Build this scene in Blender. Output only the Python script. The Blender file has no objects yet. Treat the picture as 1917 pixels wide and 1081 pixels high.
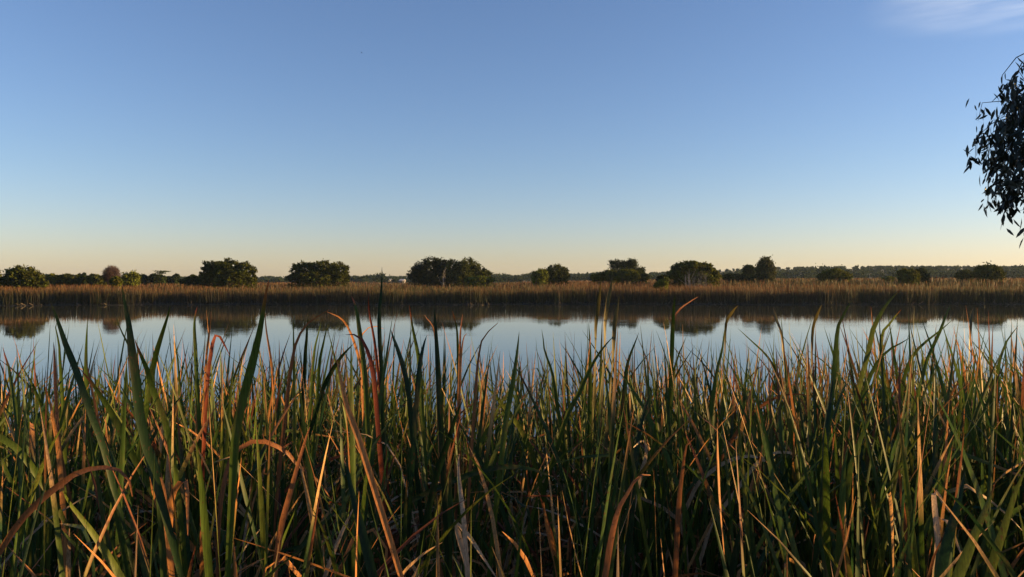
import bpy, math, random
import numpy as np
R = math.radians
random.seed(7)
rng = np.random.default_rng(7)
S = bpy.context.scene
COL = S.collection

# ------------------------------------------------------------------ camera
F = 1400.0            # focal length in photo pixels (photo 1917 wide)
HZ = 523.0            # row of the horizon
EYE = 3.2             # eye height above the water
cd = bpy.data.cameras.new('camera')
cam = bpy.data.objects.new('camera', cd)
COL.objects.link(cam)
cam.location = (0, 0, EYE)
cam.rotation_euler = (R(90), 0, 0)
cd.sensor_width = 36
cd.lens = 36 * F / 1917
cd.shift_y = -(540.5 - HZ) / 1917
cd.clip_start = 0.05
cd.clip_end = 6000
S.camera = cam

# ------------------------------------------------------------------ sky, sun, exposure
SUN_EL, SUN_AZ = 7.5, 86.0      # azimuth measured clockwise from the view direction
W = bpy.data.worlds.new('World')
S.world = W
W.use_nodes = True
nt = W.node_tree
bg = nt.nodes['Background']
sky = nt.nodes.new('ShaderNodeTexSky')
sky.sky_type = 'NISHITA'
sky.sun_disc = False
sky.sun_elevation = R(SUN_EL)
sky.sun_rotation = R(SUN_AZ)
sky.altitude = 0
sky.air_density = 1.0
sky.dust_density = 0.3
sky.ozone_density = 2.0
# a thin veil of cloud high in the sky
tc = nt.nodes.new('ShaderNodeTexCoord')
mp = nt.nodes.new('ShaderNodeMapping')
mp.inputs['Scale'].default_value = (2.0, 2.0, 16.0)
nz = nt.nodes.new('ShaderNodeTexNoise')
nz.inputs['Scale'].default_value = 2.2
nz.inputs['Detail'].default_value = 5
nt.links.new(tc.outputs['Generated'], mp.inputs['Vector'])
nt.links.new(mp.outputs['Vector'], nz.inputs['Vector'])
cd0 = np.array([0.66, 1.0, 0.385]); cd0 /= np.linalg.norm(cd0)
ms0 = nt.nodes.new('ShaderNodeVectorMath'); ms0.operation = 'MULTIPLY'; ms0.inputs[1].default_value = (1, 1, 3.2)
nt.links.new(tc.outputs['Generated'], ms0.inputs[0])
vd = nt.nodes.new('ShaderNodeVectorMath'); vd.operation = 'DISTANCE'
vd.inputs[1].default_value = (cd0[0], cd0[1], cd0[2] * 3.2)
nt.links.new(ms0.outputs[0], vd.inputs[0])
mr = nt.nodes.new('ShaderNodeMapRange'); mr.interpolation_type = 'SMOOTHSTEP'
mr.inputs['From Min'].default_value = 0.15; mr.inputs['From Max'].default_value = 0.03
nt.links.new(vd.outputs['Value'], mr.inputs['Value'])
mr2 = nt.nodes.new('ShaderNodeMapRange')
mr2.inputs['From Min'].default_value = 0.28; mr2.inputs['From Max'].default_value = 0.6
nt.links.new(nz.outputs['Fac'], mr2.inputs['Value'])
mm = nt.nodes.new('ShaderNodeMath'); mm.operation = 'MULTIPLY'
nt.links.new(mr.outputs['Result'], mm.inputs[0]); nt.links.new(mr2.outputs['Result'], mm.inputs[1])
mm2 = nt.nodes.new('ShaderNodeMath'); mm2.operation = 'MULTIPLY'; mm2.inputs[1].default_value = 1.0
nt.links.new(mm.outputs[0], mm2.inputs[0])
mx = nt.nodes.new('ShaderNodeMix'); mx.data_type = 'RGBA'
nt.links.new(mm2.outputs[0], mx.inputs['Factor'])
tn = nt.nodes.new('ShaderNodeVectorMath'); tn.operation = 'MULTIPLY'; tn.inputs[1].default_value = (1.0, 0.985, 1.27)
nt.links.new(sky.outputs['Color'], tn.inputs[0])
sx = nt.nodes.new('ShaderNodeSeparateXYZ'); nt.links.new(tc.outputs['Generated'], sx.inputs[0])
hr = nt.nodes.new('ShaderNodeMapRange'); hr.interpolation_type = 'SMOOTHSTEP'
hr.inputs['From Min'].default_value = 0.0; hr.inputs['From Max'].default_value = 0.16
nt.links.new(sx.outputs['Z'], hr.inputs['Value'])
ht = nt.nodes.new('ShaderNodeMix'); ht.data_type = 'RGBA'
ht.inputs['A'].default_value = (1.02, 0.985, 1.38, 1); ht.inputs['B'].default_value = (0.96, 0.985, 1.27, 1)
nt.links.new(hr.outputs['Result'], ht.inputs['Factor']); nt.links.new(ht.outputs['Result'], tn.inputs[1])
nt.links.new(tn.outputs[0], mx.inputs['A'])
hs = nt.nodes.new('ShaderNodeHueSaturation')
hs.inputs['Saturation'].default_value = 0.35; hs.inputs['Value'].default_value = 1.4
nt.links.new(tn.outputs[0], hs.inputs['Color'])
nt.links.new(hs.outputs['Color'], mx.inputs['B'])
nt.links.new(mx.outputs['Result'], bg.inputs['Color'])
bg.inputs['Strength'].default_value = 0.062

sl = bpy.data.lights.new('sun', 'SUN')
sun = bpy.data.objects.new('sun', sl)
COL.objects.link(sun)
sl.energy = 5.0
sl.angle = R(0.5)
sl.color = (1.0, 0.62, 0.23)
sun.rotation_euler = (R(90 - SUN_EL), 0, R(180 - SUN_AZ))
S.view_settings.view_transform = 'Standard'
S.view_settings.look = 'None'
S.view_settings.gamma = 1
S.view_settings.exposure = 1.58
S.cycles.max_bounces = 8
S.cycles.transparent_max_bounces = 8
S.cycles.volume_bounces = 0


def at(px, py, D):
    """world point seen at photo pixel (px, py) at distance D ahead of the camera"""
    return np.array([(px - 958.5) / F * D, D, EYE - (py - HZ) / F * D])


# ------------------------------------------------------------------ helpers
def tag(o, label=None, cat=None, group=None, kind=None):
    if label: o['label'] = label
    if cat: o['category'] = cat
    if group: o['group'] = group
    if kind: o['kind'] = kind
    return o


def empty(name, loc, label=None, cat=None, group=None):
    o = bpy.data.objects.new(name, None)
    o.empty_display_size = 0.2
    COL.objects.link(o)
    o.location = tuple(float(v) for v in loc)
    return tag(o, label, cat, group)


def mesh(name, V, Q, mat, parent=None, C=None, smooth=False, origin=None):
    """V (n,3), Q (m,4) quads, C (n,3) vertex colours"""
    V = np.asarray(V, dtype=np.float32).reshape(-1, 3).copy()
    Q = np.asarray(Q, dtype=np.int32).reshape(-1, 4)
    if parent is not None:
        V -= np.array(parent.location, dtype=np.float32)
    elif origin is not None:
        V -= np.array(origin, dtype=np.float32)
    me = bpy.data.meshes.new(name)
    me.vertices.add(len(V)); me.vertices.foreach_set('co', V.ravel())
    me.loops.add(Q.size); me.loops.foreach_set('vertex_index', Q.ravel())
    me.polygons.add(len(Q))
    me.polygons.foreach_set('loop_start', np.arange(0, Q.size, 4, dtype=np.int32))
    me.update(calc_edges=True)
    if smooth:
        me.polygons.foreach_set('use_smooth', np.ones(len(Q), dtype=bool))
    if C is not None:
        a = me.color_attributes.new('tint', 'FLOAT_COLOR', 'POINT')
        c4 = np.ones((len(V), 4), dtype=np.float32); c4[:, :3] = C
        a.data.foreach_set('color', c4.ravel())
    me.materials.append(mat)
    o = bpy.data.objects.new(name, me)
    COL.objects.link(o)
    if parent is not None: o.parent = parent
    elif origin is not None: o.location = tuple(float(v) for v in origin)
    return o


def node_mat(name):
    m = bpy.data.materials.new(name); m.use_nodes = True
    t = m.node_tree
    return m, t, t.nodes['Principled BSDF'], t.nodes['Material Output']


def foliage_mat(name, trans=0.35, rough=0.5, spec=0.4, noise_scale=60.0, tint=None, streak=False, amp=0.35):
    m, t, p, out = node_mat(name)
    L = t.links
    if tint is None:
        at_ = t.nodes.new('ShaderNodeAttribute'); at_.attribute_name = 'tint'
        src = at_.outputs['Color']
    else:
        rgb = t.nodes.new('ShaderNodeRGB'); rgb.outputs[0].default_value = (*tint, 1); src = rgb.outputs[0]
    co = t.nodes.new('ShaderNodeTexCoord'); mpn = t.nodes.new('ShaderNodeMapping')
    mpn.inputs['Scale'].default_value = (1, 1, 0.06) if streak else (1, 1, 1)
    n = t.nodes.new('ShaderNodeTexNoise'); n.inputs['Scale'].default_value = noise_scale; n.inputs['Detail'].default_value = 4
    L.new(co.outputs['Object'], mpn.inputs['Vector']); L.new(mpn.outputs['Vector'], n.inputs['Vector'])
    mrn = t.nodes.new('ShaderNodeMapRange')
    mrn.inputs['From Min'].default_value = 0.3; mrn.inputs['From Max'].default_value = 0.7
    mrn.inputs['To Min'].default_value = 1 - amp; mrn.inputs['To Max'].default_value = 1 + amp
    L.new(n.outputs['Fac'], mrn.inputs['Value'])
    mul = t.nodes.new('ShaderNodeVectorMath'); mul.operation = 'SCALE'
    L.new(src, mul.inputs[0]); L.new(mrn.outputs['Result'], mul.inputs['Scale'])
    L.new(mul.outputs[0], p.inputs['Base Color'])
    p.inputs['Roughness'].default_value = rough
    p.inputs['Specular IOR Level'].default_value = spec
    if trans > 0:
        tr = t.nodes.new('ShaderNodeBsdfTranslucent'); L.new(mul.outputs[0], tr.inputs['Color'])
        ms = t.nodes.new('ShaderNodeMixShader'); ms.inputs[0].default_value = trans
        L.new(p.outputs[0], ms.inputs[1]); L.new(tr.outputs[0], ms.inputs[2]); L.new(ms.outputs[0], out.inputs['Surface'])
    return m


def blade_mat():
    m = foliage_mat('bulrush_leaf', 0.34, 0.5, 0.2, 260.0, streak=True, amp=0.35)
    t = m.node_tree; L = t.links
    mul = [n for n in t.nodes if n.type == 'VECT_MATH'][0]
    src = mul.inputs[0].links[0].from_socket
    co = [n for n in t.nodes if n.type == 'TEX_COORD'][0]
    mp_ = t.nodes.new('ShaderNodeMapping'); mp_.inputs['Scale'].default_value = (1, 1, 0.35)
    L.new(co.outputs['Object'], mp_.inputs['Vector'])
    n1 = t.nodes.new('ShaderNodeTexNoise'); n1.inputs['Scale'].default_value = 22; n1.inputs['Detail'].default_value = 6; n1.inputs['Roughness'].default_value = 0.65
    L.new(mp_.outputs[0], n1.inputs['Vector'])
    r1 = t.nodes.new('ShaderNodeMapRange'); r1.inputs['From Min'].default_value = 0.52; r1.inputs['From Max'].default_value = 0.72; r1.inputs['To Max'].default_value = 0.6
    L.new(n1.outputs['Fac'], r1.inputs['Value'])
    a = t.nodes.new('ShaderNodeMix'); a.data_type = 'RGBA'
    L.new(r1.outputs[0], a.inputs['Factor']); L.new(src, a.inputs['A']); a.inputs['B'].default_value = (0.10, 0.070, 0.026, 1)
    n2 = t.nodes.new('ShaderNodeTexNoise'); n2.inputs['Scale'].default_value = 90; n2.inputs['Detail'].default_value = 3
    L.new(co.outputs['Object'], n2.inputs['Vector'])
    r2 = t.nodes.new('ShaderNodeMapRange'); r2.inputs['From Min'].default_value = 0.64; r2.inputs['From Max'].default_value = 0.70; r2.inputs['To Max'].default_value = 0.75
    L.new(n2.outputs['Fac'], r2.inputs['Value'])
    b = t.nodes.new('ShaderNodeMix'); b.data_type = 'RGBA'
    L.new(r2.outputs[0], b.inputs['Factor']); L.new(a.outputs['Result'], b.inputs['A']); b.inputs['B'].default_value = (0.07, 0.03, 0.015, 1)
    L.new(b.outputs['Result'], mul.inputs[0])
    return m


M_BLADE = blade_mat()
M_FAR = foliage_mat('far_reed', 0.35, 0.6, 0.2, 3.0)
M_LEAF = foliage_mat('tree_leaf', 0.25, 0.9, 0.03, 1.2, amp=0.3)
M_GUM = foliage_mat('gum_leaf', 0.15, 0.45, 0.4, 30.0)
M_BARK = foliage_mat('bark', 0.0, 0.85, 0.2, 8.0, tint=(0.075, 0.055, 0.042))
M_GREY = foliage_mat('dead_wood', 0.0, 0.85, 0.2, 8.0, tint=(0.26, 0.23, 0.20))
M_TWIG = foliage_mat('dark_twigs', 0.0, 0.85, 0.2, 4.0, tint=(0.050, 0.030, 0.028))

# ------------------------------------------------------------------ ground, water
SHORE_D = 93.3


def sstep(x, a, b):
    t = np.clip((x - a) / (b - a), 0, 1)
    return t * t * (3 - 2 * t)


def shore(x):      # distance of the far shoreline
    return SHORE_D - 2.0 * sstep(-x, 25, 65) + 1.1 * np.sin(x * 0.13) + 0.6 * np.sin(x * 0.57 + 1) + 0.35 * np.sin(x * 1.9)


def ground_z(x, y):
    x = np.asarray(x, float); y = np.asarray(y, float)
    near = 1.52 - 0.152 * np.clip(y, -20, 30)
    near = np.where(y < -2, 1.82 + 0.02 * (-2 - y), near)
    near = np.maximum(near, -0.9)
    s = shore(x)
    far = -0.9 + 0.97 * sstep(y, s - 3, s + 0.6)
    far = far + 0.95 * sstep(x, -20, 70) * sstep(y, s + 5, s + 60)
    hill = 6.0 * np.exp(-((x - 330) / 260.0) ** 2) * sstep(y, 330, 620) + 3.0 * np.exp(-((x - 620) / 180.0) ** 2) * sstep(y, 430, 760)
    hill = hill + 3.0 * sstep(x, 120, 300) * sstep(y, 300, 520) + 3.5 * sstep(y, 450, 800)
    return np.maximum(near, far + hill)


def grid_mesh(name, xs, ys, zf, mat, **kw):
    X, Y = np.meshgrid(xs, ys)
    V = np.stack([X, Y, zf(X, Y)], -1).reshape(-1, 3)
    nx, ny = len(xs), len(ys)
    i = np.arange(nx - 1)[None, :] + nx * np.arange(ny - 1)[:, None]
    Q = np.stack([i, i + 1, i + nx + 1, i + nx], -1).reshape(-1, 4)
    return mesh(name, V, Q, mat, smooth=True, **kw)


mg, t, p, out = node_mat('mud_and_grass')
n1 = t.nodes.new('ShaderNodeTexNoise'); n1.inputs['Scale'].default_value = 0.8; n1.inputs['Detail'].default_value = 8
gc = t.nodes.new('ShaderNodeTexCoord'); t.links.new(gc.outputs['Object'], n1.inputs['Vector'])
cr = t.nodes.new('ShaderNodeValToRGB')
cr.color_ramp.elements[0].position = 0.35; cr.color_ramp.elements[0].color = (0.028, 0.022, 0.013, 1)
cr.color_ramp.elements[1].position = 0.65; cr.color_ramp.elements[1].color = (0.05, 0.05, 0.024, 1)
t.links.new(n1.outputs['Fac'], cr.inputs['Fac']); t.links.new(cr.outputs['Color'], p.inputs['Base Color'])
p.inputs['Roughness'].default_value = 0.95
bp = t.nodes.new('ShaderNodeBump'); bp.inputs['Distance'].default_value = 0.05
t.links.new(n1.outputs['Fac'], bp.inputs['Height']); t.links.new(bp.outputs['Normal'], p.inputs['Normal'])
xs = np.unique(np.concatenate([np.linspace(-2500, -200, 24), np.linspace(-200, 200, 161), np.linspace(200, 2500, 47)]))
ys = np.unique(np.concatenate([np.linspace(-400, -10, 10), np.linspace(-10, 20, 61), np.linspace(20, 85, 14), np.linspace(85, 160, 76), np.linspace(160, 900, 60), np.linspace(900, 2500, 17)]))
tag(grid_mesh('ground', xs, ys, ground_z, mg), kind='structure')

mw, t, p, out = node_mat('lake_water')
p.inputs['Base Color'].default_value = (0.045, 0.050, 0.036, 1)
p.inputs['Roughness'].default_value = 0.015
p.inputs['IOR'].default_value = 1.33
wc = t.nodes.new('ShaderNodeTexCoord')
m1 = t.nodes.new('ShaderNodeMapping'); m1.inputs['Scale'].default_value = (0.55, 1.0, 1)
t.links.new(wc.outputs['Object'], m1.inputs['Vector'])
na = t.nodes.new('ShaderNodeTexNoise'); na.inputs['Scale'].default_value = 1.6; na.inputs['Detail'].default_value = 5; na.inputs['Roughness'].default_value = 0.55
t.links.new(m1.outputs['Vector'], na.inputs['Vector'])
m2 = t.nodes.new('ShaderNodeMapping'); m2.inputs['Scale'].default_value = (0.035, 0.11, 1)
t.links.new(wc.outputs['Object'], m2.inputs['Vector'])
nb = t.nodes.new('ShaderNodeTexNoise'); nb.inputs['Scale'].default_value = 1.0; nb.inputs['Detail'].default_value = 3
t.links.new(m2.outputs['Vector'], nb.inputs['Vector'])
rb = t.nodes.new('ShaderNodeMapRange'); rb.inputs['From Min'].default_value = 0.45; rb.inputs['From Max'].default_value = 0.62
rb.inputs['To Min'].default_value = 0.2; rb.inputs['To Max'].default_value = 1.0
t.links.new(nb.outputs['Fac'], rb.inputs['Value'])
wb = t.nodes.new('ShaderNodeBump'); wb.inputs['Distance'].default_value = 0.006
t.links.new(na.outputs['Fac'], wb.inputs['Height']); t.links.new(rb.outputs['Result'], wb.inputs['Strength'])
t.links.new(wb.outputs['Normal'], p.inputs['Normal'])
tag(grid_mesh('lake', np.linspace(-400, 400, 41), np.linspace(3.0, 112, 31), lambda X, Y: X * 0, mw), kind='structure')


# ------------------------------------------------------------------ leaf blades
def blades(base, length, width, az, lean, bend, kink, kt, tw0, tw1, S_=14, tipstart=0.82, wob=0.0):
    """returns V (N, S_+1, 3, 3) and t (S_+1)"""
    N = len(base)
    tt = np.linspace(0, 1, S_ + 1)[None, :]
    phi = lean[:, None] + bend[:, None] * tt ** 2.2 + kink[:, None] * sstep(tt, kt[:, None] - 0.03, kt[:, None] + 0.05)
    a = az[:, None] + wob * np.sin(tt * 3 + base[:, :1] * 5)
    T = np.stack([np.sin(phi) * np.cos(a), np.sin(phi) * np.sin(a), np.cos(phi)], -1)
    ds = (length / S_)[:, None, None]
    P = np.concatenate([np.zeros((N, 1, 3)), np.cumsum((T[:, :-1] + T[:, 1:]) / 2 * ds, 1)], 1) + base[:, None, :]
    B = np.stack([-np.sin(a), np.cos(a), 0 * a], -1)
    Nn = np.cross(B, T)
    th = (tw0[:, None] + tw1[:, None] * tt)[..., None]
    Sd = np.cos(th) * B + np.sin(th) * Nn
    Nr = -np.sin(th) * B + np.cos(th) * Nn
    w = width[:, None] * (0.04 + 0.96 * np.clip((1 - tt) / (1 - tipstart), 0, 1) ** 0.8)
    h = w[..., None] * 0.5
    V = np.stack([P - Sd * h, P + Nr * h * 0.28, P + Sd * h], 2)
    return V, tt[0]


def blade_quads(S_, off=0):
    i = 3 * np.arange(S_)[:, None]
    q = np.concatenate([np.concatenate([i, i + 1, i + 4, i + 3], 1), np.concatenate([i + 1, i + 2, i + 5, i + 4], 1)], 0)
    return q + off


GREEN = np.array([(0.0328, 0.0609, 0.0092), (0.0509, 0.0804, 0.0105), (0.0203, 0.0491, 0.0132), (0.0791, 0.1003, 0.0144), (0.0385, 0.0683, 0.0171)])
DRY = np.array([(0.3978, 0.1679, 0.0545), (0.234, 0.0892, 0.0316), (0.468, 0.273, 0.119), (0.1521, 0.0473, 0.0217), (0.4914, 0.3359, 0.1984), (0.3978, 0.2099, 0.0744)])


def blade_colors(kind, tt, n3=3):
    """kind: array of ints; >=0 green index, <0 dry"""
    N = len(kind); S1 = len(tt)
    c = np.zeros((N, S1, 3))
    for k in range(N):
        if kind[k] >= 0:
            g = GREEN[kind[k] % 5] * (0.8 + 0.4 * rng.random())
            c[k] = g[None, :]
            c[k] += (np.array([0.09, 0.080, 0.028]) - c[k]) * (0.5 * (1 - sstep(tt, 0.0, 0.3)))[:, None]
            if rng.random() < 0.4:     # browned tip
                d = DRY[rng.integers(0, 4)]; s = 0.8 + 0.17 * rng.random()
                c[k] += (d - c[k]) * sstep(tt, s - 0.06, s + 0.02)[:, None]
        else:
            d = DRY[(-kind[k] - 1) % 6] * (0.75 + 0.5 * rng.random())
            c[k] = d[None, :] * (0.8 + 0.35 * np.sin(tt * 5 + rng.random() * 6))[:, None] ** 0.5
    return np.repeat(c[:, :, None, :], n3, 2)


def shoot_params(x, y, n, top, drysh):
    """arrays for the n leaves of one bulrush shoot rooted at x, y whose tallest leaf is `top` metres long"""
    fan = rng.random() * math.pi
    base = np.zeros((n, 3)); base[:, 0] = x + rng.normal(0, 0.018, n); base[:, 1] = y + rng.normal(0, 0.018, n)
    base[:, 2] = ground_z(base[:, 0], base[:, 1]) - 0.03
    length = top * (0.62 + 0.38 * rng.random(n) ** 0.7); length[0] = top
    dry = rng.random(n) < drysh
    width = (0.012 + 0.009 * rng.random(n)) * (1 - 0.15 * dry)
    az = fan + np.where(np.arange(n) % 2 == 0, 0, math.pi) + rng.normal(0, 0.5, n)
    lean = np.abs(rng.normal(0.06, 0.11, n)) + 0.02
    bend = rng.random(n) ** 2.5 * 1.1
    kink = np.zeros(n); kt = 0.45 + 0.4 * rng.random(n)
    kk = rng.random(n) < np.where(dry, 0.5, 0.08)
    kink[kk] = 1.0 + 1.7 * rng.random(kk.sum())
    drk = dry & ~kk
    bend[drk] += 0.6 + 2.2 * rng.random(drk.sum())
    length[dry] *= 0.88
    tw0 = rng.random(n) * 6.28; tw1 = rng.normal(0, 1.6, n)
    kind = np.where(dry, -rng.integers(1, 7, n), rng.integers(0, 5, n))
    return base, length, width, az, lean, bend, kink, kt, tw0, tw1, kind


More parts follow.
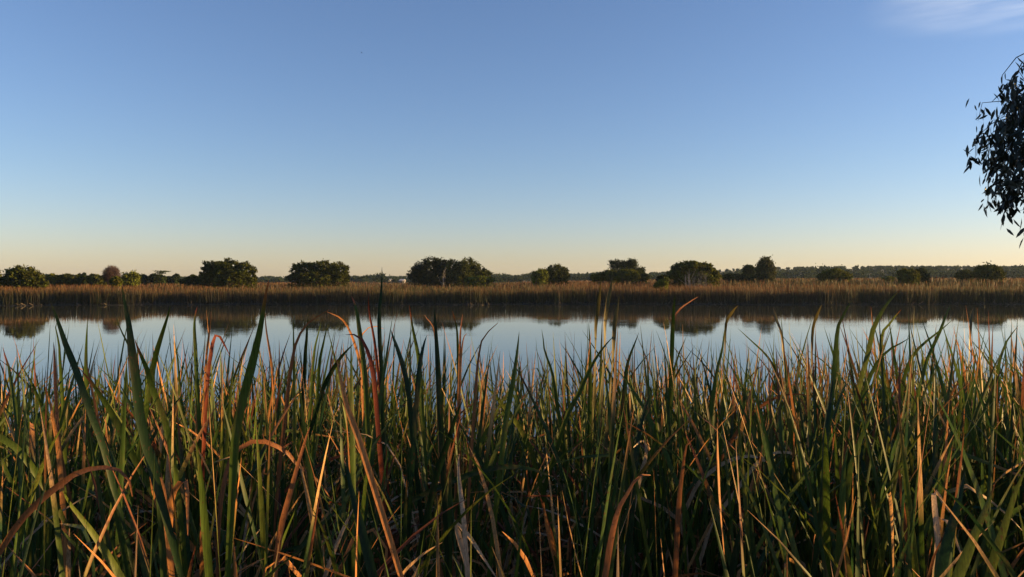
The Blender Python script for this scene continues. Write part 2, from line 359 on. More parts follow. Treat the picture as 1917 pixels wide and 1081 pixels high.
# ------------------------------------------------------------------ traced bulrush leaves: the prominent ones of the photo
# (points from the tip downwards in photo pixels, greatest visible width in px, colour kind, label or None)
HERO = [
 ([(228,535),(234,570),(240,600),(247,655),(253,700),(262,780),(278,850),(300,930)], 21, 'gd', 'tallest dark green bulrush blade, upright at left, its tip crossing the far reeds'),
 ([(503,524),(496,560),(490,600),(481,645),(470,690),(454,750),(440,830),(436,900)], 20, 'gt', 'tall dark bulrush blade leaning right with a red brown tip above the far reeds'),
 ([(94,565),(106,594),(120,637),(145,700),(169,772),(193,835),(212,910)], 15, 'gd', 'long dark bulrush blade leaning left near the left edge with a thread thin tip'),
 ([(149,690),(175,722),(202,762),(241,840),(280,912),(320,1000)], 14, 'gt', 'dark diagonal bulrush blade falling from upper left to lower right at left'),
 ([(224,719),(240,750),(260,791),(277,835),(289,868),(300,940),(305,1040)], 17, 'gb', 'wide grey green bulrush blade leaning left in front of the tallest dark blade'),
 ([(318,1013),(300,960),(289,926),(285,890),(288,869),(300,900),(310,960),(318,1040)], 11, 'o', 'broken orange bulrush leaf hanging in two flaps at lower left'),
 ([(352,1003),(351,960),(350,915),(346,898),(333,908),(322,930),(318,980)], 11, 'o', 'short folded orange bulrush leaf hanging straight down right of the broken one'),
 ([(248,930),(245,912),(241,897),(226,882),(207,876),(169,878),(140,888),(120,902),(77,936),(35,980),(8,1020)], 12, 'r', 'brown bulrush leaf arching over in a low bow at lower left'),
 ([(116,915),(132,945),(164,985),(195,1030),(226,1081)], 17, 'gl', 'bright olive bulrush blade slanting down to the right in the bottom left corner'),
 ([(145,1030),(120,975),(96,931),(70,890),(48,859),(20,830),(-10,815)], 12, 'g', 'green bulrush blade drooping rightward out of the left edge'),
 ([(154,905),(180,930),(212,960),(250,995),(290,1040),(328,1078)], 14, 'g', 'long olive blade running diagonally behind the brown bow at lower left'),
 ([(620,935),(590,895),(554,868),(535,845),(516,835),(482,825),(460,832),(443,844),(428,870),(419,907),(410,979),(408,1040)], 9, 'r', 'red brown bulrush leaf arched high like a hook left of centre'),
 ([(580,800),(573,820),(564,849),(545,917),(525,994),(516,1060)], 14, 'r', 'straight red brown bulrush blade leaning right, left of centre'),
 ([(366,820),(372,860),(378,920),(385,1000),(390,1060)], 18, 'g', 'broad upright green bulrush blade at bottom left of centre'),
 ([(1045,902),(1025,890),(1001,880),(975,875),(948,874),(915,878),(881,888),(845,902),(813,917),(770,938),(736,955),(705,980),(688,1005),(660,1060)], 10, 'gd', 'long dark green bulrush leaf bowed low right across the centre'),
 ([(648,850),(655,905),(669,960),(684,1020),(697,1075)], 22, 'gd', 'broadest dark green bulrush blade at bottom centre left'),
 ([(972,621),(968,660),(962,704),(955,745),(948,782),(942,830),(935,890)], 10, 'g', 'slender green bulrush blade standing upright against the pale water at centre'),
 ([(1150,628),(1122,661),(1100,700),(1083,738),(1068,765),(1059,786),(1045,830)], 9, 'g', 'green bulrush blade slanting up right through the three twisted blades'),
 ([(929,1081),(905,1045),(881,1008),(866,990),(853,977),(858,1000),(872,1050)], 13, 's', 'pale pink dry bulrush leaf folded over, orange below, at bottom centre'),
 ([(1218,890),(1205,888),(1190,898),(1175,924),(1164,940),(1156,960),(1146,1000),(1136,1060)], 12, 'r', 'curling red brown dry bulrush leaf with pale tip at bottom right of centre'),
 ([(1011,907),(1004,940),(992,984),(984,1030),(977,1070)], 10, 'gl', 'yellow green bulrush blade standing below the long bowed leaf'),
 ([(1018,940),(1022,974),(1030,1010),(1040,1050),(1046,1085)], 9, 'o', 'thin orange dry bulrush blade at bottom centre'),
 ([(1125,529),(1123,548),(1121,565),(1118,590),(1116,602),(1115,640),(1114,700),(1112,760)], 7, 'tw', 'leftmost of three twisted bulrush blades with dark tops against the far reeds'),
 ([(1146,518),(1143,540),(1139,560),(1135,585),(1133,600),(1132,640),(1129,700),(1125,760)], 8, 'tw', 'tallest and middle of three twisted bulrush blades with dark tops against the far reeds'),
 ([(1159,554),(1157,570),(1154,585),(1151,605),(1149,640),(1145,700),(1140,760)], 8, 'tw', 'rightmost and lowest of three twisted bulrush blades against the far reeds'),
 ([(1863,905),(1858,920),(1850,941),(1838,970),(1826,999),(1810,1040),(1797,1071)], 24, 'gr', 'glowing light green bulrush blade with a red tip in the bottom right corner'),
 ([(1807,883),(1800,915),(1793,945),(1780,990),(1769,1032),(1762,1080)], 22, 'gd', 'broad dark green bulrush blade left of the glowing one in the bottom right corner'),
 ([(1925,870),(1910,900),(1889,960),(1876,1000),(1865,1032),(1855,1070)], 19, 'gl', 'broad green bulrush blade at the right edge beside the glowing one'),
 ([(1865,772),(1825,797),(1783,815),(1725,844),(1696,868),(1670,900)], 8, 'g', 'slender dark blade lying diagonally across the reeds at right'),
 ([(1463,931),(1472,965),(1479,994),(1490,1040),(1499,1081)], 14, 'gl', 'bright green pointed bulrush blade at bottom right of centre'),
 ([(1523,893),(1512,868),(1494,852),(1475,847),(1455,847),(1435,855),(1417,868),(1395,895),(1373,926),(1350,955),(1335,974),(1320,1020)], 7, 's', 'pale dry bulrush leaf arched in a wide bow right of centre'),
 ([(1442,884),(1438,870),(1431,862),(1415,855),(1397,854),(1375,859),(1354,868),(1325,888),(1306,907),(1290,940)], 7, 's', 'smaller pale dry leaf bow nested left of the wide bow'),
 ([(1520,742),(1490,738),(1465,741),(1446,748),(1420,764),(1397,786),(1370,825),(1344,868),(1315,900),(1287,926),(1270,980)], 7, 'r', 'long pink brown dry bulrush leaf rising right into a high bow at right'),
 ([(1735,1081),(1737,1050),(1740,1022),(1748,995),(1759,968),(1762,985),(1758,1050)], 9, 'o', 'orange dry bulrush leaf standing at bottom right beside pale curls'),
 ([(1805,1050),(1797,1032),(1785,1000),(1772,975),(1760,965),(1758,990),(1752,1060)], 10, 's', 'pale dry curl folded over at bottom right'),
 ([(1778,960),(1765,940),(1753,921),(1748,925),(1752,970),(1758,1040)], 10, 's', 'short pale curled dry leaf above the bottom right corner blades'),
 ([(1680,862),(1684,890),(1690,950),(1696,1018),(1700,1070)], 9, 'r', 'red brown upright dead bulrush leaf at right'),
 ([(1545,800),(1546,860),(1547,930),(1548,1000),(1549,1060)], 12, 'g', 'upright green bulrush blade at bottom right, left of its taller twin'),
 ([(1590,830),(1581,869),(1577,930),(1572,1000),(1568,1060)], 12, 'g', 'upright green bulrush blade leaning right beside a shorter twin'),
 ([(1687,541),(1675,553),(1662,567),(1653,580),(1644,596),(1634,618),(1628,650),(1615,700),(1600,760)], 9, 'gr', 'dark olive blade with a red tip, rightward above the pale water at right'),
 ([(1594,563),(1587,575),(1579,590),(1572,603),(1568,616),(1566,640),(1562,690),(1556,750)], 9, 'g', 'dark blade tip leaning right below the tall round tree'),
 ([(1687,580),(1678,590),(1669,602),(1660,613),(1652,622),(1650,650),(1654,700),(1658,760)], 8, 'gr', 'shorter red tipped blade below the dark olive one at right'),
 ([(1782,600),(1770,611),(1759,620),(1737,637),(1722,650),(1708,668),(1690,720),(1680,790)], 7, 'g', 'long green blade slanting up right under the low olive bush'),
 ([(1706,631),(1692,640),(1677,647),(1662,657),(1649,670),(1632,698),(1615,745),(1600,810)], 8, 'g', None),
 ([(1447,575),(1450,587),(1454,600),(1458,610),(1462,622),(1466,660),(1470,720)], 5, 'tw', None),
 ([(1539,570),(1534,580),(1529,592),(1525,602),(1522,615),(1520,660),(1518,720)], 5, 'tw', None),
 ([(1822,575),(1820,587),(1818,600),(1817,615),(1816,640),(1812,700),(1806,760)], 5, 'tw', None),
 ([(1906,610),(1897,622),(1887,635),(1880,650),(1874,667),(1864,710),(1852,770)], 7, 'g', None),
 ([(1779,570),(1775,581),(1769,595),(1762,615),(1750,642),(1737,670),(1724,720)], 6, 'g', None),
 ([(1264,552),(1262,568),(1261,585),(1260,605),(1259,622),(1258,655),(1256,700),(1253,770)], 8, 'gd', 'dark upright blade with a golden broken leaf beside it, below the largest right dome'),
 ([(1307,556),(1295,563),(1285,570),(1276,576),(1270,583),(1264,592),(1261,602),(1259,640),(1256,700)], 4.5, 'r', 'golden brown broken leaf forking right off the dark upright blade'),
 ([(1382,572),(1374,580),(1367,590),(1363,596),(1360,602),(1358,620),(1357,660),(1352,720)], 5, 'tw', None),
 ([(1381,615),(1392,625),(1405,637),(1417,648),(1430,660),(1445,680),(1462,720)], 5, 'g', None),
 ([(1357,612),(1355,630),(1352,655),(1347,675),(1342,697),(1334,750)], 8, 'g', None),
 ([(1196,623),(1191,637),(1185,650),(1180,665),(1175,680),(1170,720),(1166,780)], 9, 'gd', None),
 ([(1102,604),(1103,620),(1104,635),(1105,660),(1105,700),(1104,770)], 7, 'g', None),
 ([(1014,617),(1017,636),(1019,655),(1025,673),(1032,692),(1040,740)], 7, 'g', None),
 ([(1285,630),(1279,645),(1272,660),(1267,675),(1262,692),(1256,740)], 6, 'g', None),
 ([(715,500),(715,520),(714,542),(712,565),(710,585),(710,610),(711,640),(714,690),(716,760)], 8, 'gd', 'thin dark blade with a needle tip rising above the far reeds near centre'),
 ([(691,547),(690,560),(690,572),(691,583),(693,595),(700,632),(706,680),(712,740)], 5, 'c', 'blood red thin bulrush blade beside the needle tipped one'),
 ([(658,555),(662,564),(665,572),(668,584),(670,597),(675,635),(680,672),(684,720),(688,790)], 9, 'gt', 'green blade with an orange tip left of the blood red one'),
 ([(616,580),(602,589),(587,597),(576,606),(567,617),(555,640),(549,665),(543,700),(536,760)], 7, 'r', 'red brown leaf arching up right to a pointed peak left of centre'),
 ([(612,584),(624,589),(635,594),(644,602),(652,614),(659,630),(665,647),(674,680),(682,740)], 5, 'o', 'orange leaf arching down to the right of the pointed peak'),
 ([(646,627),(658,626),(672,630),(680,639),(686,652),(692,668),(696,684),(701,720),(706,780)], 9, 'c', 'dark red leaf curling over above the orange leaves near centre'),
 ([(719,616),(709,612),(700,611),(692,613),(685,617),(679,625),(675,636),(676,680),(678,730)], 4, 'o', None),
 ([(732,618),(735,629),(740,642),(747,662),(755,687),(764,730),(770,790)], 10, 'gd', None),
 ([(812,572),(814,590),(816,620),(818,655),(820,692),(822,730),(825,790)], 13, 'gd', 'dark broad upright blade below the twin domed dark trees'),
 ([(795,590),(800,598),(806,604),(811,614),(814,628),(816,660),(818,720)], 4, 'o', None),
 ([(766,571),(769,590),(772,612),(777,636),(782,660),(786,695),(790,760)], 8, 'gt', None),
 ([(847,582),(851,598),(855,615),(857,650),(858,700),(858,760)], 5, 'gt', None),
 ([(866,589),(864,605),(862,622),(861,655),(860,700),(858,760)], 5, 'r', None),
 ([(932,605),(923,612),(915,620),(907,629),(901,640),(898,656),(895,675),(890,740)], 6, 'r', 'dark red blade bending right over the water just left of centre'),
 ([(874,625),(869,630),(866,642),(864,660),(862,688),(860,740)], 5, 'o', None),
 ([(799,628),(794,643),(790,660),(787,676),(785,692),(780,750)], 10, 'gd', None),
 ([(577,588),(575,612),(574,635),(572,655),(571,680),(568,740)], 7, 'gd', None),
 ([(601,603),(597,621),(592,640),(589,655),(587,672),(582,740)], 5, 'g', None),
 ([(613,608),(609,626),(605,645),(602,658),(599,674),(594,740)], 6, 'g', None),
 ([(496,583),(497,602),(499,622),(503,647),(507,672),(512,720),(516,780)], 4, 'o', 'thin straight orange dry blade crossing the red brown tipped one'),
 ([(662,644),(650,656),(640,667),(630,681),(620,697),(606,725),(592,770)], 8, 'gd', None),
 ([(319,573),(315,589),(310,605),(304,624),(297,645),(292,664),(287,685),(278,740)], 10, 'g', 'green bulrush blade curving up right between the two tallest dark blades'),
 ([(370,573),(367,583),(365,595),(364,607),(364,620),(365,640),(367,680),(370,740)], 7, 'gt', 'thin leaf ending in a brown twisted tip, left of the hook'),
 ([(395,584),(394,602),(392,620),(390,638),(387,660),(384,720)], 4, 'o', None),
 ([(431,668),(425,655),(417,640),(411,630),(405,627),(400,634),(397,650),(393,672),(390,695),(386,750)], 7, 'c', 'dark red leaf bent into a narrow hook over the water at left'),
 ([(217,590),(221,603),(225,615),(232,630),(240,645),(252,680),(262,740)], 5, 'gl', None),
 ([(164,598),(163,616),(162,635),(161,665),(161,695),(163,760)], 8, 'g', None),
 ([(252,635),(258,652),(265,668),(277,697),(284,725),(299,762),(310,795),(318,830),(326,880)], 11, 'gt', 'brown edged blade leaning left just right of the tallest dark blade'),
 ([(325,628),(328,645),(331,662),(334,690),(338,740)], 5, 'g', None),
 ([(5,650),(9,665),(15,682),(22,725),(30,770),(34,801),(38,850)], 9, 'gt', None),
 ([(39,680),(50,702),(63,724),(72,748),(82,772),(92,820)], 8, 'g', None),
 ([(107,600),(104,615),(110,640),(112,670),(114,700),(118,760)], 6, 'g', None),
 ([(100,640),(102,665),(103,700),(105,750),(108,800)], 6, 'r', None),
 ([(85,725),(95,760),(100,790),(108,830),(112,870),(116,920)], 9, 'o', 'orange dry blade standing low behind the leaning blades at far left'),
 ([(630,672),(640,720),(652,770),(668,810),(680,848)], 12, 'o', 'broad orange dry leaf hanging below the red curls near centre'),
 ([(860,850),(858,875),(862,920),(868,970),(872,1030)], 9, 's', None),
 ([(1300,820),(1290,825),(1283,845),(1278,880),(1272,930),(1268,1000)], 10, 'r', None),
 ([(1186,838),(1205,825),(1210,850),(1202,880),(1190,930),(1180,990)], 8, 's', None),
 ([(1220,560+170),(1206,770),(1196,810),(1190,860),(1186,920)], 11, 'gd', None),
 ([(868,745),(850,790),(838,830),(820,880),(808,930),(795,990)], 12, 'gd', 'dark green blade leaning right through the middle of the reeds'),
 ([(600,1000),(603,1030),(606,1060),(608,1085)], 12, 'gl', 'light green blade tip at the bottom edge left of centre'),
 ([(905,718),(930,745),(950,770),(975,805),(995,850),(1010,900)], 9, 'gl', None),
 ([(1560,700),(1555,740),(1550,780),(1546,820),(1544,880)], 11, 'gd', None),
 ([(1640,750),(1625,790),(1608,830),(1594,870),(1586,930)], 10, 'g', None),
 ([(1415,800+130),(1402,960),(1385,1000),(1372,1060)], 12, 'gd', None),
]
HC = {'g': (1, None), 'gd': (2, None), 'gl': (3, None), 'gt': (1, 1), 'gr': (3, 3), 'gb': (4, None), 'o': (-1, None), 'r': (-2, None), 's': (-5, None), 'c': (-4, None), 'tw': (3, None)}


def catmull(P, n):
    """smooth curve through P, knots spaced by distance, n samples"""
    P = np.asarray(P, float)
    k = np.concatenate([[0], np.cumsum(np.linalg.norm(np.diff(P, axis=0), axis=1) + 1e-6)])
    d = np.diff(P, axis=0) / np.diff(k)[:, None]
    M = np.zeros_like(P)
    if len(P) > 2:
        h = np.diff(k)
        M[1:-1] = (d[:-1] * h[1:, None] + d[1:] * h[:-1, None]) / (h[1:] + h[:-1])[:, None]
    M[0] = 1.5 * d[0] - 0.5 * M[1] if len(P) > 2 else d[0]
    M[-1] = 1.5 * d[-1] - 0.5 * M[-2] if len(P) > 2 else d[-1]
    u = np.linspace(0, k[-1] * (1 - 1e-7), n)
    i = np.clip(np.searchsorted(k, u, side='right') - 1, 0, len(P) - 2)
    h = (k[i + 1] - k[i])[:, None]; t = (u - k[i])[:, None] / h
    return ((2 * t ** 3 - 3 * t ** 2 + 1) * P[i] + (t ** 3 - 2 * t ** 2 + t) * h * M[i]
            + (-2 * t ** 3 + 3 * t ** 2) * P[i + 1] + (t ** 3 - t ** 2) * h * M[i + 1])


def hero_leaf(pts, wpx, ck, rngk):
    """3D leaf whose silhouette follows the traced one; rooted on the ground below"""
    Wr = 0.0215 * rngk.uniform(0.9, 1.1) if wpx > 6 else 0.0165
    if ck in ('o', 's', 'r', 'c'): Wr *= 0.8
    D = float(np.clip(Wr * F / wpx, 0.95, 5.2))
    Wr = wpx * D / F
    n = len(pts)
    tipy = pts[0][1]
    bow = rngk.uniform(-0.10, 0.10) * D
    P = []
    for k, (x, y) in enumerate(pts):
        s = k / (n - 1)
        P.append(at(x, y, D + bow * (1 - s) ** 1.5))
    last, prev = P[-1], P[-2]
    gz = float(ground_z(last[0], D)) - 0.03
    slope = np.clip((last[0] - prev[0]) / max(prev[2] - last[2], 0.02), -0.6, 0.6)
    gx = last[0] + slope * max(last[2] - gz, 0.1) * 0.6
    for f_ in (0.5, 1.0):
        P.append(np.array([last[0] + (gx - last[0]) * (1 - (1 - f_) ** 1.6), D, last[2] + (gz - last[2]) * f_]))
    n_s = 40
    C_ = catmull(P, n_s + 1)                       # tip .. base
    d = np.linalg.norm(np.diff(C_, axis=0), axis=1); s = np.concatenate([[0], np.cumsum(d)]); L = s[-1]
    T = np.gradient(C_, axis=0); T /= np.linalg.norm(T, axis=1)[:, None] + 1e-9
    view = C_ - np.array([0, 0, EYE]); view /= np.linalg.norm(view, axis=1)[:, None]
    side = np.cross(T, view); side /= np.linalg.norm(side, axis=1)[:, None] + 1e-9
    for k in range(1, len(side)):
        if np.dot(side[k], side[k - 1]) < 0: side[k] *= -1
    nrm = np.cross(side, T)
    if ck == 'tw':      # flat at the top, edge-on at the neck, flat again further down
        sn = s / (s[-1] * 0.085 * (1.0 if wpx > 6 else 1.3))
        th = np.interp(sn, [0, 0.8, 1.6, 2.2, 3.2, 6, 12], [0.1, 0.0, 0.9, 1.38, 0.6, 0.1, 0.8])
    else:
        th = rngk.uniform(-0.3, 0.3) + rngk.uniform(-0.5, 0.5) * s / L
    th = np.asarray(th)[:, None]
    sd = np.cos(th) * side + np.sin(th) * nrm
    nr = -np.sin(th) * side + np.cos(th) * nrm
    tipl = min(0.4 * L, (170 if wpx > 12 else 120) * D / F)
    w = Wr * (0.04 + 0.96 * np.clip(s / tipl, 0, 1) ** 0.75)
    if ck in ('o', 's', 'r') and n > 5: w = Wr * (0.15 + 0.85 * np.clip(s / (0.16 * L), 0, 1) ** 0.8)
    if ck == 'tw': w = Wr * (0.05 + 0.95 * np.clip(s / (0.05 * L), 0, 1))
    w = w * (1 - 0.5 * sstep(s, 260 * D / F, 700 * D / F))
    h = (w * 0.5)[:, None]
    V = np.stack([C_ - sd * h, C_ + nr * h * 0.3, C_ + sd * h], 1)
    V = V[::-1]; tt = (1 - s / L)[::-1]
    base_k, tipk = HC[ck]
    col = (GREEN[base_k] if base_k >= 0 else DRY[-base_k - 1]) * rngk.uniform(0.85, 1.15)
    c = np.repeat(col[None, :], n_s + 1, 0)
    if ck == 'gd': c = c * 0.6
    if ck == 'c': c = c * np.array([1.05, 0.75, 0.7])
    if ck == 'tw': c = c * 0 + np.array([0.10, 0.082, 0.028])
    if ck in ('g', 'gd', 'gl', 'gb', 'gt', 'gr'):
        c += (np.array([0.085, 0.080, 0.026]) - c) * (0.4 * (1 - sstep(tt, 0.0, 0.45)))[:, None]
    if tipk is not None:
        st = 1 - (34 if ck == 'gt' else 9) * D / F / L
        c += (DRY[1 if ck == 'gt' else 3] * np.array([1.3, 0.9, 0.9]) - c) * sstep(tt, st - 0.012, st + 0.008)[:, None]
    c = np.repeat(c[:, None, :], 3, 1)
    root = (gx, D, gz + 0.03)
    return V.reshape(-1, 3), c.reshape(-1, 3), root, D, n_s


LAND = [(0, 95, 'the dense bush at the left edge'), (95, 190, 'the low far hedge at left'), (190, 300, 'the dark twiggy shrub'), (300, 365, 'the umbrella shaped far tree'),
        (365, 490, 'the broad round tree at left'), (490, 665, 'the two humped tree left of centre'), (665, 760, 'the pale far roofs'),
        (760, 835, 'the darker of the twin domed trees'), (835, 940, 'the right hand twin domed tree'), (940, 1080, 'the small round bush at centre'),
        (1080, 1235, 'the tree standing behind low olive bushes'), (1235, 1350, 'the big dome with bare branches'), (1350, 1465, 'the tall slim tree at right'),
        (1465, 1610, 'the low olive dome'), (1610, 1750, 'the paired round bushes at right'), (1750, 1822, 'the small bush near the right edge'), (1822, 2200, 'the last round bush on the right')]


def land(px):
    for a, b, s_ in LAND:
        if px < b: return s_
    return LAND[-1][2]


LOOK = {'g': 'green', 'gd': 'dark green', 'gl': 'yellow green', 'gt': 'brown tipped green', 'gr': 'red tipped green', 'gb': 'grey green', 'o': 'orange dry', 'r': 'red brown dry', 's': 'pale straw dry', 'c': 'dark red', 'tw': 'twisted golden green'}
GROUP = 'bulrush plants in the near reed bed'
rk = np.random.default_rng(21)
n_ind = 0
used = {}
for pts, wpx, ck, lab in HERO:
    if wpx > 12: wpx *= 0.8
    V, c, root, D, ns = hero_leaf(pts, wpx, ck, rk)
    if lab is None:
        x0, y0 = pts[0]
        dx = pts[0][0] - pts[2][0]
        ln = 'leaning right' if dx > 12 else ('leaning left' if dx < -12 else 'upright')
        wh = 'tip over the far shore reflections' if y0 < 600 else ('tip against the pale water' if y0 < 660 else ('standing among the middle reeds' if y0 < 850 else 'low in the front reeds'))
        lab = f'{LOOK[ck]} {"thin" if wpx < 7 else "broad"} bulrush leaf {ln}, {wh} below {land(x0)}'
        if len(lab.split()) > 16: lab = f'{LOOK[ck]} bulrush {ln}, {"tip over water" if y0 < 660 else "low"}, below {land(x0)}'
    used[lab] = used.get(lab, 0) + 1
    e = empty('bulrush_plant', root, lab, 'bulrush', GROUP)
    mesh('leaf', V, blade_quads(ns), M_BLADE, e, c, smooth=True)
    # shorter companion leaves of the same shoot
    n = 3 if wpx > 9 else 4
    topz = at(0, 800 if wpx > 12 else 740, D)[2] - root[2]
    pr = shoot_params(root[0], root[1], n, max(0.7, topz), 0.35)
    VV, tt = blades(*pr[:10], S_=14)
    CC = blade_colors(pr[10], tt)
    for k in range(n):
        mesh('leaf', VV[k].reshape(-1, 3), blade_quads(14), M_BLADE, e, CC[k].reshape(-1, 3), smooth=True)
    n_ind += 1

# ------------------------------------------------------------------ the random rest of the near bed
pos = []
for y0, y1, dens in ((0.9, 1.2, 8), (1.2, 1.7, 11), (1.7, 2.4, 18), (2.4, 3.6, 25), (3.6, 5.5, 32), (5.5, 8.0, 30), (8.0, 11.5, 16)):
    yy = y0
    wl = 0.70 * y1 + 1.2; wr = 0.72 * y1 + 2.4
    cnt = int((wl + wr) * (y1 - y0) * dens)
    xs_ = rng.uniform(-wl, wr, cnt); ys_ = rng.uniform(y0, y1, cnt)
    pos += list(zip(xs_, ys_))
pos = [(x, y) for x, y in pos if rng.random() < 0.62 + 0.38 * math.sin(x * 2.1 + 1.3 * math.sin(y * 1.1)) * math.cos(y * 1.7 + x)]
pos.sort(key=lambda q: q[1])
rest_V, rest_C, rest_Q, off = [], [], [], 0
for x, y in pos:
    px = 958.5 + F * x / y
    # height of the bed's top: dense mass around these rows, single tips above
    row = 672 - 26 * sstep(px, 1200, 1800) + 24 * (1 - sstep(px, 0, 350)) + rng.normal(0, 34) + 6 * max(0, 3 - y) * 9
    if rng.random() < 0.10: row -= 38
    row = max(row, 592 + 8 * rng.random())
    if y < 1.9: row = rng.uniform(900, 1080) if y < 1.2 else (rng.uniform(800, 1010) if y < 1.5 else rng.uniform(700, 950))
    top = EYE - (row - HZ) / F * y - float(ground_z(x, y))
    top = min(top * 1.03 + 0.03, 2.45)
    n = int(rng.integers(5, 9))
    dsh = 0.28 + 0.12 * math.sin(x * 1.3 + 2) - 0.13 * float(sstep(px, 1000, 1600)) + 0.12 * (1 - float(sstep(px, 500, 1000)))
    if y < 2.4: dsh += 0.12
    pr = shoot_params(x, y, n, top, dsh)
    if y < 2.4: pr[2][:] *= 0.5 if y < 1.3 else (0.6 if y < 1.8 else 0.72)
    inside = -60 < px < 1980
    if n_ind < 297 and inside:
        VV, tt = blades(*pr[:10], S_=16)
        CC = blade_colors(pr[10], tt)
        g = float(ground_z(x, y))
        sx = (pr[4][0] + 0.5 * pr[5][0]) * math.cos(pr[3][0])
        ln = 'leaning right' if sx > 0.10 else ('leaning left' if sx < -0.10 else 'upright')
        nd = int((pr[10] < 0).sum()); nk = int((pr[6] > 0).sum())
        hue = 'mostly dry' if nd > n / 2 else ('part dry' if nd > 1 else 'green')
        bt = 'no bent leaf' if nk == 0 else ('one bent leaf' if nk == 1 else ('two bent leaves' if nk == 2 else 'many bent leaves'))
        d_ = 'in front' if y < 2.1 else ('further back' if y > 2.75 else 'in the second row')
        lab = f'{hue} bulrush shoot {ln}, {bt}, {d_} below {land(px)}'
        if len(lab.split()) > 16: lab = f'{hue} {ln} bulrush, {bt}, {d_} below {land(px)}'
        if len(lab.split()) > 16: lab = f'{hue} {ln} bulrush, {bt}, below {land(px)}'
        e = empty('bulrush_plant', (x, y, g), lab, 'bulrush', GROUP)
        for k in range(n):
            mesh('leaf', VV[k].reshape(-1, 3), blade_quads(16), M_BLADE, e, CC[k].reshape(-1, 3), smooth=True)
        n_ind += 1
    else:
        VV, tt = blades(*pr[:10], S_=12)
        CC = blade_colors(pr[10], tt)
        q = blade_quads(12)
        for k in range(n):
            rest_V.append(VV[k].reshape(-1, 3)); rest_C.append(CC[k].reshape(-1, 3)); rest_Q.append(q + off); off += 39
tag(mesh('near_reeds', np.vstack(rest_V), np.vstack(rest_Q), M_BLADE, None, np.vstack(rest_C), smooth=True), 'dense green and rusty reeds filling the near bank down to the water', 'reeds', kind='stuff')

# dead leaves tangled low between the shoots
N = 5200
yy = 1.3 + 9.5 * rng.random(N) ** 0.8
xx = (rng.random(N) - 0.45) * (1.5 * yy + 2.5)
base = np.stack([xx, yy, ground_z(xx, yy) + 0.05 + (0.3 + 0.5 * rng.random(N)) * rng.random(N)], -1)
VV, tt = blades(base, 0.35 + 0.75 * rng.random(N), 0.008 + 0.008 * rng.random(N), rng.random(N) * 6.28, rng.random(N) * 0.9,
                rng.normal(0.6, 1.0, N), np.where(rng.random(N) < 0.5, 1.2 + rng.random(N), 0), 0.3 + 0.5 * rng.random(N), rng.random(N) * 6.28, rng.normal(0, 2, N), S_=9)
CC = blade_colors(-rng.integers(1, 7, N), tt)
Q = (blade_quads(9)[None] + (30 * np.arange(N))[:, None, None]).reshape(-1, 4)
tag(mesh('dead_reed_litter', VV.reshape(-1, 3), Q, M_BLADE, None, CC.reshape(-1, 3), smooth=True), 'tangle of dead brown reed leaves low between the living shoots', 'reed litter', kind='stuff')

